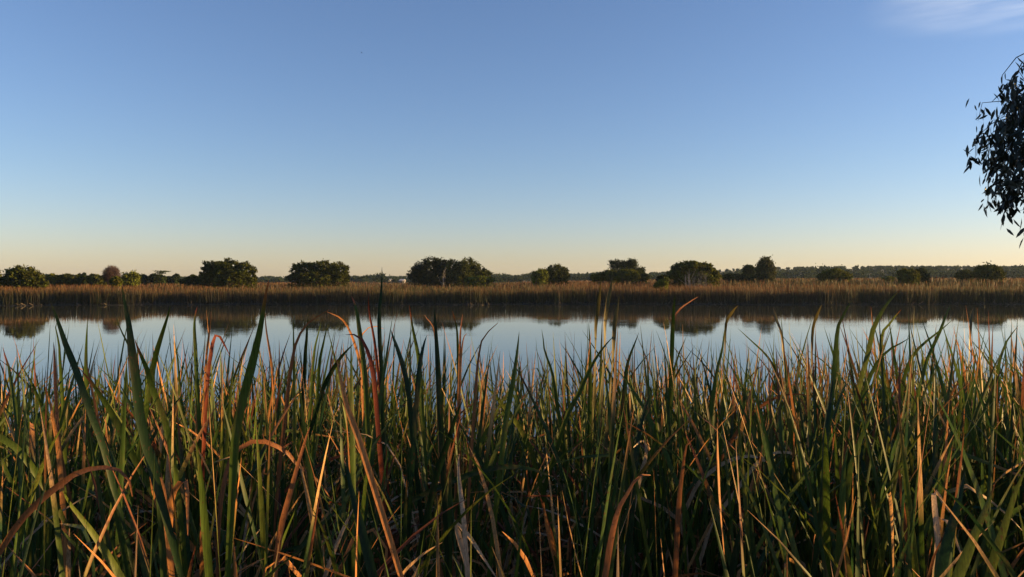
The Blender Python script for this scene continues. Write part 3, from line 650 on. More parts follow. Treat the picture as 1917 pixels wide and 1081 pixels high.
# ------------------------------------------------------------------ far reed bed
def far_reeds():
    bands = ((0.0, 1.5, 46, 0.035), (1.5, 5, 15, 0.045), (5, 14, 6, 0.06), (14, 40, 2.6, 0.09), (40, 110, 1.1, 0.13), (110, 200, 0.5, 0.2))
    Vs, Cs = [], []
    for a, b, dens, wd in bands:
        D_ = SHORE_D + (a + b) / 2
        hw = 0.72 * (D_ + b) + 12
        cnt = int(2 * hw * (b - a) * dens)
        x = rng.uniform(-hw, hw, cnt); off_ = rng.uniform(a, b, cnt)
        y = shore(x) + off_ - 0.2 + 0.25 * rng.normal(0, 1, cnt) * (off_ < 1.5)
        keep = (np.sin(x * 0.9) * np.sin(y * 0.7 + x * 0.3) > -0.93)
        x, y, off_ = x[keep], y[keep], off_[keep]
        # the bed ends sooner on the left, behind it stand the trees
        N = len(x)
        hgt = (1.95 + 0.22 * np.sin(x * 0.13) * np.sin(x * 0.05 + 1) + 0.15 * np.sin(x * 0.4 + y * 0.3)) * rng.uniform(0.8, 1.08, N) + 0.15 * sstep(off_, 0, 3) + 0.32 * sstep(x, 0, 60)
        az = rng.random(N) * 6.28; ln = np.abs(rng.normal(0, 0.12, N))
        gz = ground_z(x, y) - 0.03
        # a stem of straw width, 3 cross sections, and the feathery plume on top
        p0 = np.stack([x, y, np.maximum(gz, -0.1)], -1)
        dirv = np.stack([np.sin(ln) * np.cos(az), np.sin(ln) * np.sin(az), np.cos(ln)], -1)
        sa = rng.random(N) * 3.14; sd = np.stack([np.cos(sa), np.sin(sa), 0 * sa], -1)
        ts = [0, 0.55, 0.84, 1.0]; ws = [0.7, 1.0, 0.8, 0.1]
        w = wd * rng.uniform(0.5, 1.2, N)
        lv = []
        for t_, w_ in zip(ts, ws):
            c0 = p0 + dirv * (hgt * t_)[:, None] + np.stack([np.cos(az), np.sin(az), 0 * az], -1) * (0.16 * t_ ** 3 * rng.random(N))[:, None]
            lv += [c0 - sd * (w * w_ / 2)[:, None], c0 + sd * (w * w_ / 2)[:, None]]
        Vs.append(np.stack(lv, 1))
        green = (rng.random(N) < 0.25 + 0.3 * (np.sin(x * 0.11 + 2) > 0.1))
        shaded_stem = np.where(green[:, None], np.array([0.022, 0.034, 0.014]), np.array([0.038, 0.032, 0.021])) * rng.uniform(0.3, 1.3, (N, 1)) * np.where(rng.random(N) < 0.04, 2.6, 1.0)[:, None]
        sunlit_tip = np.where((rng.random(N) < 0.60 + 0.3 * np.sin(x * 0.07 + 0.5 * np.sin(y * 0.1)))[:, None], np.array([0.19, 0.080, 0.026]), np.array([0.075, 0.068, 0.020])) * rng.uniform(0.6, 1.3, (N, 1))  # rust and olive plume colour, warmed to paint low sun on the tops
        c = np.stack([shaded_stem, shaded_stem, shaded_stem * 1.05, shaded_stem * 1.05, shaded_stem * 0.7 + sunlit_tip * 0.3, shaded_stem * 0.7 + sunlit_tip * 0.3, sunlit_tip, sunlit_tip], 1)
        Cs.append(c)
    # fallen and leaning dead stems along the waterline
    N = 450
    x = rng.uniform(-80, 80, N); y = shore(x) - rng.uniform(-0.3, 0.5, N) ** 1
    az = rng.random(N) * 6.28; ln = rng.uniform(0.5, 1.5, N); hgt = rng.uniform(0.2, 0.9, N)
    p0 = np.stack([x, y, 0.01 + 0.06 * rng.random(N)], -1)
    dirv = np.stack([np.sin(ln) * np.cos(az), np.sin(ln) * np.sin(az), np.cos(ln)], -1)
    lv = []
    for t_, w_ in zip((0, 0.4, 0.8, 1.0), (0.03, 0.035, 0.03, 0.01)):
        c0 = p0 + dirv * (hgt * t_)[:, None]; up = np.array([0.3, 0.2, 1.0]) * w_
        lv += [c0 - up, c0 + up]
    Vs.append(np.stack(lv, 1)); Cs.append(np.repeat(np.array([[[0.11, 0.09, 0.07]]]) * rng.uniform(0.3, 1.3, (N, 1, 1)), 8, 1))
    V = np.vstack(Vs); C_ = np.vstack(Cs); n = len(V)
    q = np.array([[0, 1, 3, 2], [2, 3, 5, 4], [4, 5, 7, 6]])
    Q = (q[None] + (8 * np.arange(n))[:, None, None]).reshape(-1, 4)
    tag(mesh('far_reed_bed', V.reshape(-1, 3), Q, M_FAR, None, C_.reshape(-1, 3)), 'long belt of reeds along the far shore, rusty tops painted sunlit, stems painted shaded', 'reeds', kind='stuff')


far_reeds()


# ------------------------------------------------------------------ trees and bushes
def tube(pts, rad, k=6):
    pts = np.asarray(pts, float); n = len(pts); rad = np.asarray(rad, float)
    T = np.gradient(pts, axis=0); T /= np.linalg.norm(T, axis=1)[:, None] + 1e-9
    ref = np.array([0.3, 1.0, 0.1]); A = np.cross(T, ref); A /= np.linalg.norm(A, axis=1)[:, None] + 1e-9
    B = np.cross(T, A)
    th = np.arange(k) / k * 2 * math.pi
    V = pts[:, None, :] + rad[:, None, None] * (np.cos(th)[None, :, None] * A[:, None, :] + np.sin(th)[None, :, None] * B[:, None, :])
    i = np.arange(n - 1)[:, None] * k; j = np.arange(k)[None, :]; j2 = (j + 1) % k
    Q = np.stack([i + j, i + j2, i + k + j2, i + k + j], -1).reshape(-1, 4)
    return V.reshape(-1, 3), Q


class Acc:
    def __init__(s): s.V, s.Q, s.C, s.n = [], [], [], 0
    def add(s, V, Q, C=None):
        s.V.append(V); s.Q.append(Q + s.n); s.n += len(V)
        if C is not None: s.C.append(C)
    def build(s, name, mat, parent=None, smooth=False):
        return mesh(name, np.vstack(s.V), np.vstack(s.Q), mat, parent, np.vstack(s.C) if s.C else None, smooth=smooth)


def leaf_quads(P, size, rg, flat=0.0, aspect=1.0, droop=False):
    N = len(P)
    a = rg.normal(0, 1, (N, 3)); a /= np.linalg.norm(a, axis=1)[:, None]
    if droop:
        a = a * 0.45 + np.array([0, 0, -1.0]); a /= np.linalg.norm(a, axis=1)[:, None]
    b = rg.normal(0, 1, (N, 3)); b -= (b * a).sum(1)[:, None] * a; b /= np.linalg.norm(b, axis=1)[:, None]
    s1 = (size * rg.uniform(0.6, 1.3, N))[:, None]
    V = np.stack([P - a * s1, P + b * s1 * 0.5 / aspect, P + a * s1, P - b * s1 * 0.5 / aspect], 1)
    Q = np.arange(4 * N).reshape(-1, 4)
    return V.reshape(-1, 3), Q


def tree(name, label, cat, D, lobes, color, base_y=None, nleaf=5200, size=0.19, group='trees and bushes on the far shore', seed=0, trunk=True, loose=0.085):
    """lobes: (cx, cy, rx, ry) in photo pixels at distance D"""
    rg = np.random.default_rng(100 + seed)
    L = [(at(cx, cy, D + (rg.random() - 0.5) * 0.3 * rx / F * D), rx / F * D, ry / F * D) for cx, cy, rx, ry in lobes]
    cx = float(np.mean([l[0][0] for l in L])); gz = float(ground_z(cx, D))
    e = empty(name, (cx, D, gz), label, cat, group)
    vol = np.array([l[1] * l[2] for l in L]); vol /= vol.sum()
    acc = Acc()
    for (c, rx, rz), v in zip(L, vol):
        nl = int(nleaf * 2.2 * v); nc = max(40, int(230 * v ** 0.5))
        ry = rx * 0.85
        d = rg.normal(0, 1, (nc, 3)); d /= np.linalg.norm(d, axis=1)[:, None]
        rr = rg.uniform(0.25, 1.0, nc) ** 0.5
        cc = c + d * rr[:, None] * np.array([rx, ry, rz]) * 0.92
        shade = rg.uniform(0.65, 1.35, nc)
        k = rg.integers(0, nc, nl)
        sc = loose * (rx * rz) ** 0.5 * 1.15
        P = cc[k] + rg.normal(0, 1, (nl, 3)) * sc * np.array([1, 1, 0.75])
        sk = rg.random(nl) < 0.2
        P[sk, 2] = gz + 0.9 + (P[sk, 2] - gz - 0.9) * rg.random(sk.sum())
        P[:, 2] = np.maximum(P[:, 2], gz + 0.1)
        V, Q = leaf_quads(P, size, rg)
        col = np.array(color)[None, :] * (shade[k] * rg.uniform(0.7, 1.3, nl))[:, None] * (1 + rg.normal(0, 0.08, (nl, 3)))
        acc.add(V, Q, np.repeat(np.clip(col, 0.005, 1), 4, 0))
    acc.build('crown', M_LEAF, e)
    if trunk:
        ta = Acc()
        root = np.array([cx, D, gz - 0.2])
        H0 = max(l[0][2] for l in L) - gz
        for c, rx, rz in L:
            for q in range(3):
                end = c + rg.normal(0, 0.35, 3) * np.array([rx, rx, rz])
                end[2] = max(end[2], gz + 0.5)
                mid = root * 0.5 + end * 0.5 + rg.normal(0, 0.15, 3) * rx; mid[2] = max(root[2] + 0.25 * H0, mid[2])
                P = catmull([root, root * 0.75 + mid * 0.25 + np.array([0, 0, 0.15 * H0]), mid, end], 9)
                V, Q = tube(P, np.linspace(0.03 + 0.028 * H0, 0.02, 9), 5); ta.add(V, Q)
        ta.build('trunk', M_BARK, e, smooth=True)
    return e


OL = (0.072, 0.080, 0.010); DK = (0.024, 0.035, 0.008); MID = (0.048, 0.056, 0.010); LT = (0.100, 0.115, 0.016); GB = (0.036, 0.046, 0.015)
tree('bush', 'dense dark green bush standing low at the left edge of the far shore', 'bush', 103, [(45, 518, 34, 21), (20, 528, 20, 17), (70, 532, 20, 14), (35, 542, 30, 12)], MID, seed=1)
tree('bush', 'bush cut off by the left edge of the picture beside the dense dark one', 'bush', 108, [(-18, 518, 21, 16), (-8, 540, 26, 12)], MID, seed=2, nleaf=3000)
for k, (x0, lab, c) in enumerate(((105, 'low rounded far bush next to the dense bush at the left edge', OL), (135, 'low far bush left of the two small pointed trees', MID), (183, 'low far bush touching the left side of the dark twiggy shrub', MID))):
    tree('bush', lab, 'bush', 150, [(x0, 525, 20, 10), (x0 - 8, 521, 12, 8), (x0 + 12, 522, 11, 7)], c, seed=10 + k, nleaf=2200, size=0.3)
tree('conifer_tree', 'small pointed far tree, left one of a pair', 'tree', 170, [(149, 519, 4, 7), (149, 525, 6, 8)], DK, seed=13, nleaf=600, size=0.26)
tree('conifer_tree', 'small pointed far tree, right and taller one of a pair', 'tree', 170, [(157, 517, 4, 7), (158, 524, 7, 8)], DK, seed=14, nleaf=600, size=0.26)
tree('bush', 'small green bush at the foot of the dark twiggy shrub', 'bush', 112, [(217, 527, 11, 9)], OL, seed=15, nleaf=1300, size=0.22)
tree('tree', 'light green feathery tree just right of the dark twiggy shrub', 'tree', 140, [(238, 520, 9, 9), (250, 519, 9, 10), (244, 528, 14, 8)], LT, seed=16, nleaf=2200, loose=0.24)
tree('tree', 'round dark far tree between the light green feathery tree and the umbrella one', 'tree', 190, [(266, 522, 12, 8)], DK, seed=17, nleaf=1500, size=0.3)
tree('tree', 'flat domed dark far tree below the umbrella crown', 'tree', 190, [(294, 522, 16, 8), (288, 519, 9, 6)], DK, seed=18, nleaf=1800, size=0.3)
tree('tree', 'small dark far tree with a round knob top left of the broad tree', 'tree', 200, [(330, 518, 7, 5), (327, 525, 12, 7)], DK, seed=19, nleaf=1300, size=0.3)
tree('bush', 'low dark far bush between the umbrella tree and the round knobbed one', 'bush', 200, [(315, 525, 10, 7)], DK, seed=20, nleaf=900, size=0.3)
tree('bush', 'low dark bush sloping up to the left side of the broad round tree', 'bush', 135, [(361, 521, 10, 7), (350, 527, 14, 7), (375, 524, 14, 9)], DK, seed=21, nleaf=2200)
tree('tree', 'broad round topped tree with three humps standing left on the far shore', 'tree', 130, [(397, 500, 23, 12), (425, 499, 26, 15), (458, 505, 22, 15), (430, 517, 42, 14), (392, 516, 20, 13), (383, 523, 15, 9), (468, 521, 15, 10)], MID, seed=22, nleaf=9000)
tree('tree', 'wide two humped tree on the far shore between the broad tree and the pale roofs', 'tree', 140, [(568, 505, 27, 16), (605, 502, 26, 17), (632, 507, 24, 18), (550, 519, 17, 9), (595, 519, 54, 12), (645, 520, 13, 10)], MID, seed=23, nleaf=9500)
tree('tree', 'darker left one of the twin domed trees near the centre', 'tree', 160, [(806, 505, 34, 24), (783, 512, 22, 17), (826, 506, 20, 22), (803, 520, 40, 10)], (0.017, 0.025, 0.009), seed=24, nleaf=9500)
tree('tree', 'right one of the twin domed trees with sunlit olive shoulders', 'tree', 160, [(846, 506, 27, 22), (872, 504, 28, 23), (893, 511, 20, 16), (908, 515, 14, 11), (868, 519, 46, 9)], MID, seed=25, nleaf=9500)
tree('bush', 'low spreading olive bush at the right foot of the twin domed trees', 'bush', 150, [(898, 523, 22, 6), (915, 525, 14, 5), (882, 525, 14, 5)], LT, seed=26, nleaf=2200, trunk=False)
tree('bush', 'small round dark bush right of centre with a paler bush in front', 'bush', 152, [(1040, 510, 25, 15), (1050, 515, 18, 12), (1030, 519, 22, 9)], MID, seed=27, nleaf=4600)
tree('bush', 'paler olive bush overlapping the left side of the small round dark bush', 'bush', 146, [(1012, 515, 16, 12), (1005, 520, 11, 8)], LT, seed=28, nleaf=2600)
tree('tree', 'tall open crowned tree rising behind low olive bushes right of centre', 'tree', 168, [(1151, 495, 12, 9), (1168, 497, 9, 9), (1183, 495, 11, 10), (1199, 507, 8, 8), (1170, 510, 30, 10)], GB, seed=29, nleaf=4600, loose=0.21)
tree('bush', 'low olive bush in front of the open crowned tree, left of two', 'bush', 152, [(1136, 516, 18, 10), (1118, 520, 15, 8), (1145, 512, 12, 7)], OL, seed=30, nleaf=3200)
tree('bush', 'low olive bush in front of the open crowned tree, right of two', 'bush', 150, [(1177, 515, 22, 11), (1160, 518, 15, 9)], OL, seed=31, nleaf=3400)
tree('bush', 'small dark green bush ending the open crowned tree group on its right', 'bush', 155, [(1206, 519, 10, 8), (1196, 516, 8, 8)], DK, seed=32, nleaf=1400)
tree('bush', 'bright green bush growing out of the reed belt left of the big dome', 'bush', 99, [(1240, 530, 11, 7), (1232, 535, 9, 6), (1247, 525, 6, 6)], LT, seed=33, nleaf=1800, size=0.14, trunk=False)
tree('bush', 'dark bush under the left shoulder of the big dome', 'bush', 130, [(1240, 523, 12, 8)], DK, seed=34, nleaf=1200)
tree('tree', 'big domed olive tree on the right with bare branches in front', 'tree', 126, [(1280, 505, 25, 16), (1296, 500, 24, 12), (1318, 506, 22, 15), (1300, 518, 52, 11), (1337, 518, 12, 11), (1262, 516, 17, 11)], (0.072, 0.078, 0.010), seed=35, nleaf=9500)
tree('bush', 'long low dark bush left of the tall slim tree', 'bush', 150, [(1368, 519, 20, 6), (1395, 519, 20, 7)], DK, seed=36, nleaf=2600)
tree('tree', 'small round dark tree just left of the tall slim tree', 'tree', 152, [(1402, 505, 13, 10), (1403, 513, 11, 9)], DK, seed=37, nleaf=2400)
tree('tree', 'tall slim round crowned tree with sky gaps, highest on the right', 'tree', 150, [(1433, 493, 13, 12), (1425, 504, 10, 11), (1442, 506, 10, 13), (1433, 516, 18, 9)], (0.055, 0.06, 0.022), seed=38, nleaf=4200, loose=0.19)
tree('bush', 'low olive dome bush standing alone right of the tall slim tree', 'bush', 155, [(1560, 513, 24, 11), (1545, 517, 17, 8), (1580, 517, 18, 8)], OL, seed=39, nleaf=4800)
tree('bush', 'tiny low bush just left of the paired round bushes', 'bush', 150, [(1664, 522, 12, 4)], LT, seed=40, nleaf=700, trunk=False)
tree('bush', 'left and nearer one of the paired round bushes at right', 'bush', 128, [(1700, 514, 19, 12), (1701, 520, 20, 8)], OL, seed=41, nleaf=3600)
tree('bush', 'right and darker one of the paired round bushes at right', 'bush', 136, [(1724, 513, 14, 11), (1730, 518, 11, 7)], DK, seed=42, nleaf=2400)
tree('bush', 'low bush touching the left side of the last round bush', 'bush', 140, [(1806, 515, 17, 9)], MID, seed=43, nleaf=2200)
tree('bush', 'last round bush on the right, dense and dark green', 'bush', 135, [(1851, 508, 27, 13), (1842, 513, 21, 10), (1864, 514, 18, 9)], MID, seed=44, nleaf=5200)


def umbrella_tree():
    D = 210
    e = empty('umbrella_tree', (at(302, 0, D)[0], D, float(ground_z(at(302, 0, D)[0], D))), 'thin umbrella shaped far tree with a flat open crown on a bare stem', 'tree', 'trees and bushes on the far shore')
    rg = np.random.default_rng(5)
    P = np.vstack([at(305, 508.5, D) + rg.normal(0, 1, (260, 3)) * np.array([0.85, 0.8, 0.10]), at(300, 511.5, D) + rg.normal(0, 1, (200, 3)) * np.array([0.6, 0.6, 0.10])])
    V, Q = leaf_quads(P, 0.2, rg); mesh('crown', V, Q, M_LEAF, e, np.repeat(np.array([DK]), len(V), 0))
    a = Acc()
    b0 = np.array([e.location[0], D, e.location[2]])
    for tx, ty in ((305, 508.5), (299, 511), (311, 509)):
        V, Q = tube(catmull([b0, at(301, 518, D), at(303, 512, D), at(tx, ty, D)], 8), np.linspace(0.16, 0.04, 8), 5); a.add(V, Q)
    a.build('trunk', M_BARK, e)


umbrella_tree()


def twig_fan(name, label, cat, D, cx, basey, topy, halfw, n, mat, rad=0.02, group=None, seed=1, sub=3, base_spread=0.15):
    """dead branching shrub of fine upcurved twigs"""
    rg = np.random.default_rng(seed)
    b = at(cx, basey, D); b[2] = ground_z(b[0], D) - 0.05
    hw = halfw / F * D; top = at(cx, topy, D)[2]
    e = empty(name, b, label, cat, group)
    a = Acc()
    for k in range(n):
        th = rg.random() * 6.28; r = hw * rg.random() ** 0.5
        h = (top - b[2]) * (1 - 0.35 * (r / hw) ** 2) * rg.uniform(0.7, 1.03)
        end = b + np.array([math.cos(th) * r, math.sin(th) * r, h])
        st = b + np.array([math.cos(th), math.sin(th), 0]) * r * base_spread
        mid = st * 0.5 + end * 0.5 + np.array([math.cos(th) * r * 0.35, math.sin(th) * r * 0.35, 0]) + rg.normal(0, 0.07, 3) * hw
        P = catmull([st, mid, end], 7)
        V, Q = tube(P, np.linspace(rad, rad * 0.3, 7), 3); a.add(V, Q)
        for _ in range(sub):
            i = rg.integers(2, 6); d = P[i] - P[i - 1]; L_ = np.linalg.norm(d) * rg.uniform(1, 2.2)
            e2 = P[i] + (d / np.linalg.norm(d) + rg.normal(0, 0.45, 3)) * L_
            V, Q = tube(np.array([P[i], (P[i] + e2) / 2 + rg.normal(0, 0.04, 3), e2]), [rad * 0.6, rad * 0.45, rad * 0.25], 3); a.add(V, Q)
    a.build('branches', mat, e)
    return e


def egg_shrub():
    """dead shrub: dense fine twigs filling an egg shape"""
    D = 117; rg = np.random.default_rng(3)
    b = at(209, 535, D); b[2] = ground_z(b[0], D) - 0.05
    e = empty('dead_shrub', b, 'dark purple brown twiggy shrub with an egg shaped outline, left on the far shore', 'shrub', 'trees and bushes on the far shore')
    c = at(209, 516.5, D); R_ = np.array([16 / F * D, 14 / F * D, 18.5 / F * D])
    st = Acc(); a = Acc()
    for k in range(26):
        d = rg.normal(0, 1, 3); d /= np.linalg.norm(d); d[2] = abs(d[2])
        end = c + d * R_ * 0.7
        P = catmull([b + rg.normal(0, 0.12, 3) * [1, 1, 0], (b + end) / 2 + rg.normal(0, .12, 3), end], 7)
        V, Q = tube(P, np.linspace(0.05, 0.02, 7), 4); st.add(V, Q)
    for k in range(3800):
        d = rg.normal(0, 1, 3); d /= np.linalg.norm(d)
        p = c + d * R_ * rg.random() ** 0.4 * 0.93
        q = p + (d * 0.5 + rg.normal(0, 0.5, 3) + np.array([0, 0, 0.5])) * rg.uniform(0.12, 0.35)
        V, Q = tube(np.array([p, (p + q) / 2 + rg.normal(0, 0.02, 3), q]), [0.022, 0.017, 0.008], 3); a.add(V, Q)
    st.build('stems', M_TWIG, e); a.build('twigs', M_TWIG, e)


egg_shrub()
twig_fan('dead_branches', 'pinkish bare branches spreading in front of the big dome', 'dead tree', 121, 1308, 532, 501, 18, 26, M_GREY, rad=0.018, seed=4, sub=4)
twig_fan('dead_branches', 'pale grey upright bare stem in front of the big dome', 'dead tree', 120, 1288, 532, 497, 5, 7, M_GREY, rad=0.045, seed=5, sub=4)
twig_fan('dead_branches', 'whitish dead branch between the twin domed trees', 'dead tree', 156.0, 831, 515, 498, 3, 4, foliage_mat('bleached_wood', 0, 0.8, 0.2, 8, tint=(0.4, 0.38, 0.36)), rad=0.03, seed=6, sub=3)


# ------------------------------------------------------------------ far wooded rise
def far_wood():
    rg = np.random.default_rng(9)
    acc = Acc()
    prof = [(-300, 516), (90, 517), (190, 518), (330, 520), (480, 518), (520, 520), (600, 519), (660, 518), (690, 516.5), (730, 517), (760, 517), (925, 512), (960, 515), (985, 513), (1070, 516), (1100, 513), (1180, 515), (1230, 511), (1300, 512), (1350, 509), (1400, 508), (1452, 508), (1480, 507), (1520, 505), (1545, 502.5), (1600, 505), (1650, 507), (1700, 507.5), (1750, 506), (1775, 502), (1800, 504), (1830, 503), (1890, 500), (1917, 497), (2300, 496)]
    pxs, pys = zip(*prof)
    for k in range(3200):
        px = rg.uniform(-350, 2350)
        D = rg.uniform(430, 820)
        if px > 1200 and rg.random() < 0.5: D = rg.uniform(350, 600)
        x = (px - 958.5) / F * D
        g = float(ground_z(x, D))
        topz = EYE - (np.interp(px, pxs, pys) + 0.8 + 2.0 * math.sin(px * 0.043) + 1.8 * math.sin(px * 0.11 + 2) + 1.3 * math.sin(px * 0.29) - HZ) / F * D
        big = rg.random() < 0.07
        h = min(max(2.5, (topz - g) * rg.choice([0.45, 0.6, 0.75, 0.9, 1.0, 1.08])), 16.0)
        if big: h *= 1.2
        r = h * rg.uniform(0.45, 0.8) * (0.6 if big else 1)
        c = np.array([x, D, g + h * 0.55])
        nl = 150
        d = rg.normal(0, 1, (nl, 3)); d /= np.linalg.norm(d, axis=1)[:, None]
        sh = d[rg.integers(0, 9, nl)] * 0.62
        P = c + (sh + rg.normal(0, 0.22, (nl, 3))) * np.array([r, r, h * 0.5])
        P[:, 2] = np.where(rg.random(nl) < 0.3, g + (P[:, 2] - g) * rg.random(nl), P[:, 2])
        V, Q = leaf_quads(P, 0.7, rg)
        col = np.array(rg.choice(2) and (0.018, 0.030, 0.014) or (0.024, 0.036, 0.015)) * rg.uniform(0.6, 1.4)
        acc.add(V, Q, np.repeat(col[None] * rg.uniform(0.7, 1.3, (nl, 1)), 4, 0))
    tag(acc.build('far_woodland', M_LEAF), 'hazy blue green woodland covering the low rise along the horizon', 'woodland', kind='stuff')


far_wood()


# ------------------------------------------------------------------ far buildings
def box(a, x0, x1, y0, y1, z0, z1):
    V = np.array([(x0, y0, z0), (x1, y0, z0), (x1, y1, z0), (x0, y1, z0), (x0, y0, z1), (x1, y0, z1), (x1, y1, z1), (x0, y1, z1)], float)
    Q = np.array([(0, 3, 2, 1), (4, 5, 6, 7), (0, 1, 5, 4), (1, 2, 6, 5), (2, 3, 7, 6), (3, 0, 4, 7)])
    a.add(V, Q)


def plain(name, col, rough=0.7):
    m, t, p, o = node_mat(name)
    n = t.nodes.new('ShaderNodeTexNoise'); n.inputs['Scale'].default_value = 1.5; n.inputs['Detail'].default_value = 5
    r = t.nodes.new('ShaderNodeMapRange'); r.inputs['To Min'].default_value = 0.8; r.inputs['To Max'].default_value = 1.1
    t.links.new(n.outputs['Fac'], r.inputs['Value'])
    v = t.nodes.new('ShaderNodeVectorMath'); v.operation = 'SCALE'; v.inputs[0].default_value = col
    t.links.new(r.outputs['Result'], v.inputs['Scale']); t.links.new(v.outputs[0], p.inputs['Base Color'])
    p.inputs['Roughness'].default_value = rough
    return m


M_WALL, M_ROOF, M_WIN = plain('pale_wall', (0.30, 0.28, 0.27)), plain('pale_roof', (0.42, 0.41, 0.42)), plain('window_glass', (0.03, 0.035, 0.04), 0.1)


def house(label, D, px0, px1, ytop, base_z=None):
    x0 = at(px0, 0, D)[0]; x1 = at(px1, 0, D)[0]; zt = at(0, ytop, D)[2]
    g = float(ground_z((x0 + x1) / 2, D)) if base_z is None else base_z
    e = empty('house', ((x0 + x1) / 2, D, g), label, 'house', 'pale far houses')
    zw = zt - 0.9
    a = Acc(); box(a, x0, x1, D, D + 6, min(g - 0.3, zw - 2.4), zw); a.build('wall', M_WALL, e)
    V = np.array([(x0 - .4, D - .4, zw + 0.003), (x1 + .4, D - .4, zw + 0.003), (x1 + .4, D + 6.4, zw + 0.003), (x0 - .4, D + 6.4, zw + 0.003), (x0 + .5, D + 3, zt), (x1 - .5, D + 3, zt)], float)
    Q = np.array([(0, 1, 5, 4), (2, 3, 4, 5), (1, 2, 5, 5), (3, 0, 4, 4), (3, 2, 1, 0)])
    me = bpy.data.meshes.new('roof'); me.from_pydata([tuple(v - np.array(e.location)) for v in V], [], [(0, 1, 5, 4), (2, 3, 4, 5), (1, 2, 5), (3, 0, 4), (3, 2, 1, 0)])
    me.materials.append(M_ROOF); ro = bpy.data.objects.new('roof', me); COL.objects.link(ro); ro.parent = e
    nw = 3
    for k in range(nw):
        cx = x0 + (k + 0.5) * (x1 - x0) / nw
        a = Acc(); box(a, cx - 0.5, cx + 0.5, D - 0.04, D + 0.02, zw - 1.5, zw - 0.5); a.build('window', M_WIN, e)


house('long pale roofed house in the far trees, left one of two', 480, 717, 733, 522.5)
house('shorter pale roofed house in the far trees, right one of two', 480, 747, 757, 522.8)
house('white roofed house on the wooded rise at the right edge', 600, 1900, 1922, 497.5, base_z=8.0)


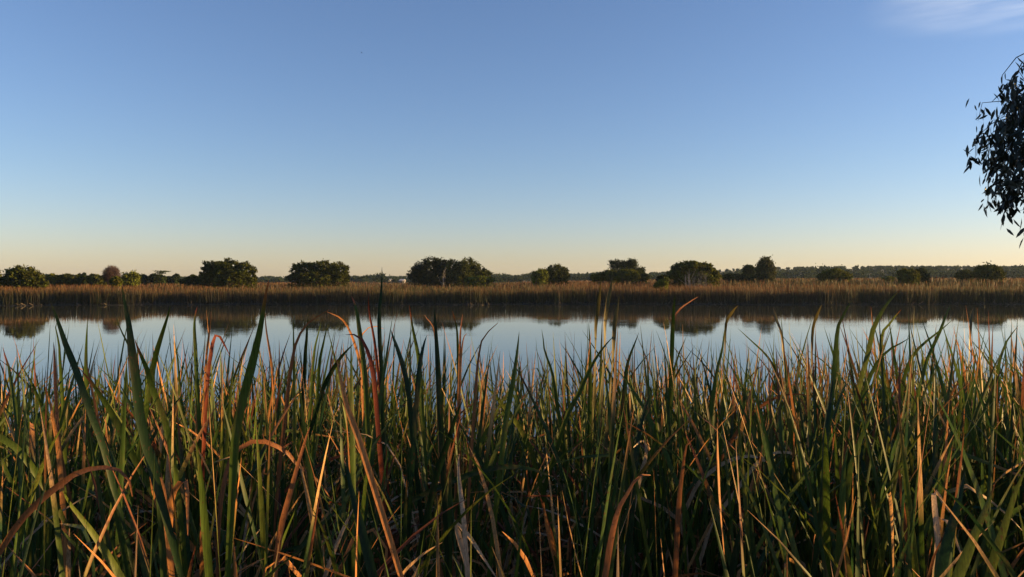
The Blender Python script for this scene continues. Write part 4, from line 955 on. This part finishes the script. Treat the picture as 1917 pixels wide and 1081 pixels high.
# ------------------------------------------------------------------ gum trees on the near bank
def gum_tree(label, x, y, cz, r, rz, nleaf, seed, lsize=0.058, twigs=260, group='gum trees on the near bank'):
    rg = np.random.default_rng(seed)
    g = float(ground_z(x, y))
    e = empty('gum_tree', (x, y, g), label, 'tree', group)
    c = np.array([x, y, cz])
    a = Acc(); root = np.array([x + 0.15, y + 0.1, g - 0.1])
    P = catmull([root, (root + c) / 2 + rg.normal(0, 0.12, 3), c, c + np.array([0, 0, rz * 0.8])], 14)
    V, Q = tube(P, np.linspace(0.17, 0.03, 14) * max(1, r / 2.2), 8); a.add(V, Q)
    tw = Acc(); ends = []
    for k in range(twigs):
        i = rg.integers(5, 14)
        d = rg.normal(0, 1, 3); d /= np.linalg.norm(d)
        end = c + d * np.array([r, r, rz]) * rg.uniform(0.55, 1.0) ** 0.5
        mid = (P[i] + end) / 2 + np.array([0, 0, 0.25 * r]) * rg.uniform(0.3, 1)
        dr = end - np.array([0, 0, rg.uniform(0.1, 0.35)])
        C_ = catmull([P[i], mid, end, dr], 9)
        V, Q = tube(C_, np.linspace(0.014 if k % 16 else 0.03, 0.0022, 9), 4); (tw if k % 16 else a).add(V, Q)
        ends.append(C_)
    a.build('trunk', M_BARK, e, smooth=True); tw.build('twigs', M_BARK, e, smooth=True)
    E = np.array(ends)
    k = rg.integers(0, twigs, nleaf); s = 8 - (rg.random(nleaf) ** 1.6 * 4.5); i = np.clip(s.astype(int), 0, 7); f = (s - i)[:, None]
    P0 = E[k, i] * (1 - f) + E[k, i + 1] * f + rg.normal(0, 0.045, (nleaf, 3))
    dn = rg.normal(0, 1, (nleaf, 3)) * 0.5 + np.array([0, 0, -1.0]); dn /= np.linalg.norm(dn, axis=1)[:, None]
    b = rg.normal(0, 1, (nleaf, 3)); b -= (b * dn).sum(1)[:, None] * dn; b /= np.linalg.norm(b, axis=1)[:, None]
    n2 = np.cross(dn, b)
    L_ = (lsize * 2 * rg.uniform(0.6, 1.25, nleaf))[:, None]
    w = L_ * 0.13
    V = np.stack([P0, P0 + dn * L_ * 0.35 - b * w, P0 + dn * L_ * 0.35 + b * w, P0 + dn * L_ * 0.72 - b * w * 0.75 + n2 * L_ * 0.05, P0 + dn * L_ * 0.72 + b * w * 0.75 + n2 * L_ * 0.05, P0 + dn * L_ + n2 * L_ * 0.12], 1).reshape(-1, 3)
    q = np.array([[0, 1, 2, 0], [1, 3, 4, 2], [3, 5, 5, 4]])
    o6 = 6 * np.arange(nleaf)[:, None, None]
    tris = (np.array([[0, 1, 2], [3, 5, 4]])[None] + o6).reshape(-1, 3); quads = (np.array([[1, 3, 4, 2]])[None] + o6).reshape(-1, 4)
    V = V - np.array(e.location)
    me = bpy.data.meshes.new('leaves')
    me.from_pydata(V.tolist(), [], tris.tolist() + quads.tolist())
    at_ = me.color_attributes.new('tint', 'FLOAT_COLOR', 'POINT')
    c4 = np.ones((len(V), 4), dtype=np.float32); c4[:, :3] = np.repeat(np.array([[0.020, 0.026, 0.014]]) * rg.uniform(0.7, 1.3, (nleaf, 1)), 6, 0)
    at_.data.foreach_set('color', c4.ravel())
    me.materials.append(M_GUM); o = bpy.data.objects.new('crown', me); COL.objects.link(o); o.parent = e
    return e


gum_tree('dark drooping gum tree branch reaching into the sky at the right edge', 6.86, 8.0, 4.86, 1.78, 1.18, 16000, 31, lsize=0.064, twigs=520)
# further gum trees of the same row, out of frame to the right; their crowns shade the reed tips
for k, (x, y, cz, r, rz) in enumerate(((12.5, 4.0, 6.95, 2.9, 2.15),)):
    gum_tree('leafy gum tree standing on the near bank beyond the right edge', x, y, cz, r, rz, 9000, 50 + k, lsize=0.11, twigs=200)

# ------------------------------------------------------------------ a bird, far and tiny
def bird():
    D = 130
    c = at(677, 99, D)
    e = empty('bird', c, 'tiny dark bird flying high in the blue sky left of centre', 'bird')
    P = np.array([(-0.14, 0, 0), (-0.06, 0, 0.01), (0.03, 0, 0.01), (0.10, 0, 0), (0.15, 0, -0.01)]) + c
    V, Q = tube(P, [0.01, 0.035, 0.04, 0.025, 0.004], 8); mesh('body', V, Q, M_TWIG, e, smooth=True)
    for s in (-1, 1):
        V = np.array([(-0.05, 0, 0.02), (0.06, 0, 0.02), (0.03, 0.15 * s, 0.08), (-0.05, 0.15 * s, 0.08), (0.0, 0.30 * s, 0.04), (-0.05, 0.30 * s, 0.04)]) + c
        mesh('wing', V, np.array([(0, 1, 2, 3), (3, 2, 4, 5)]), M_TWIG, e)


bird()

# ------------------------------------------------------------------ haze
HAZE = 0.0001
if HAZE:
    mh = bpy.data.materials.new('haze'); mh.use_nodes = True; t = mh.node_tree
    t.nodes.remove(t.nodes['Principled BSDF'])
    pv = t.nodes.new('ShaderNodeVolumePrincipled')
    pv.inputs['Color'].default_value = (0.55, 0.75, 1.0, 1); pv.inputs['Density'].default_value = HAZE; pv.inputs['Anisotropy'].default_value = 0.2
    t.links.new(pv.outputs[0], t.nodes['Material Output'].inputs['Volume'])
    a = Acc(); box(a, -2600, 2600, -500, 2600, -3, 40)
    h = a.build('haze', mh); tag(h, 'thin pale air between the near reeds and the far woodland', 'haze', kind='stuff')
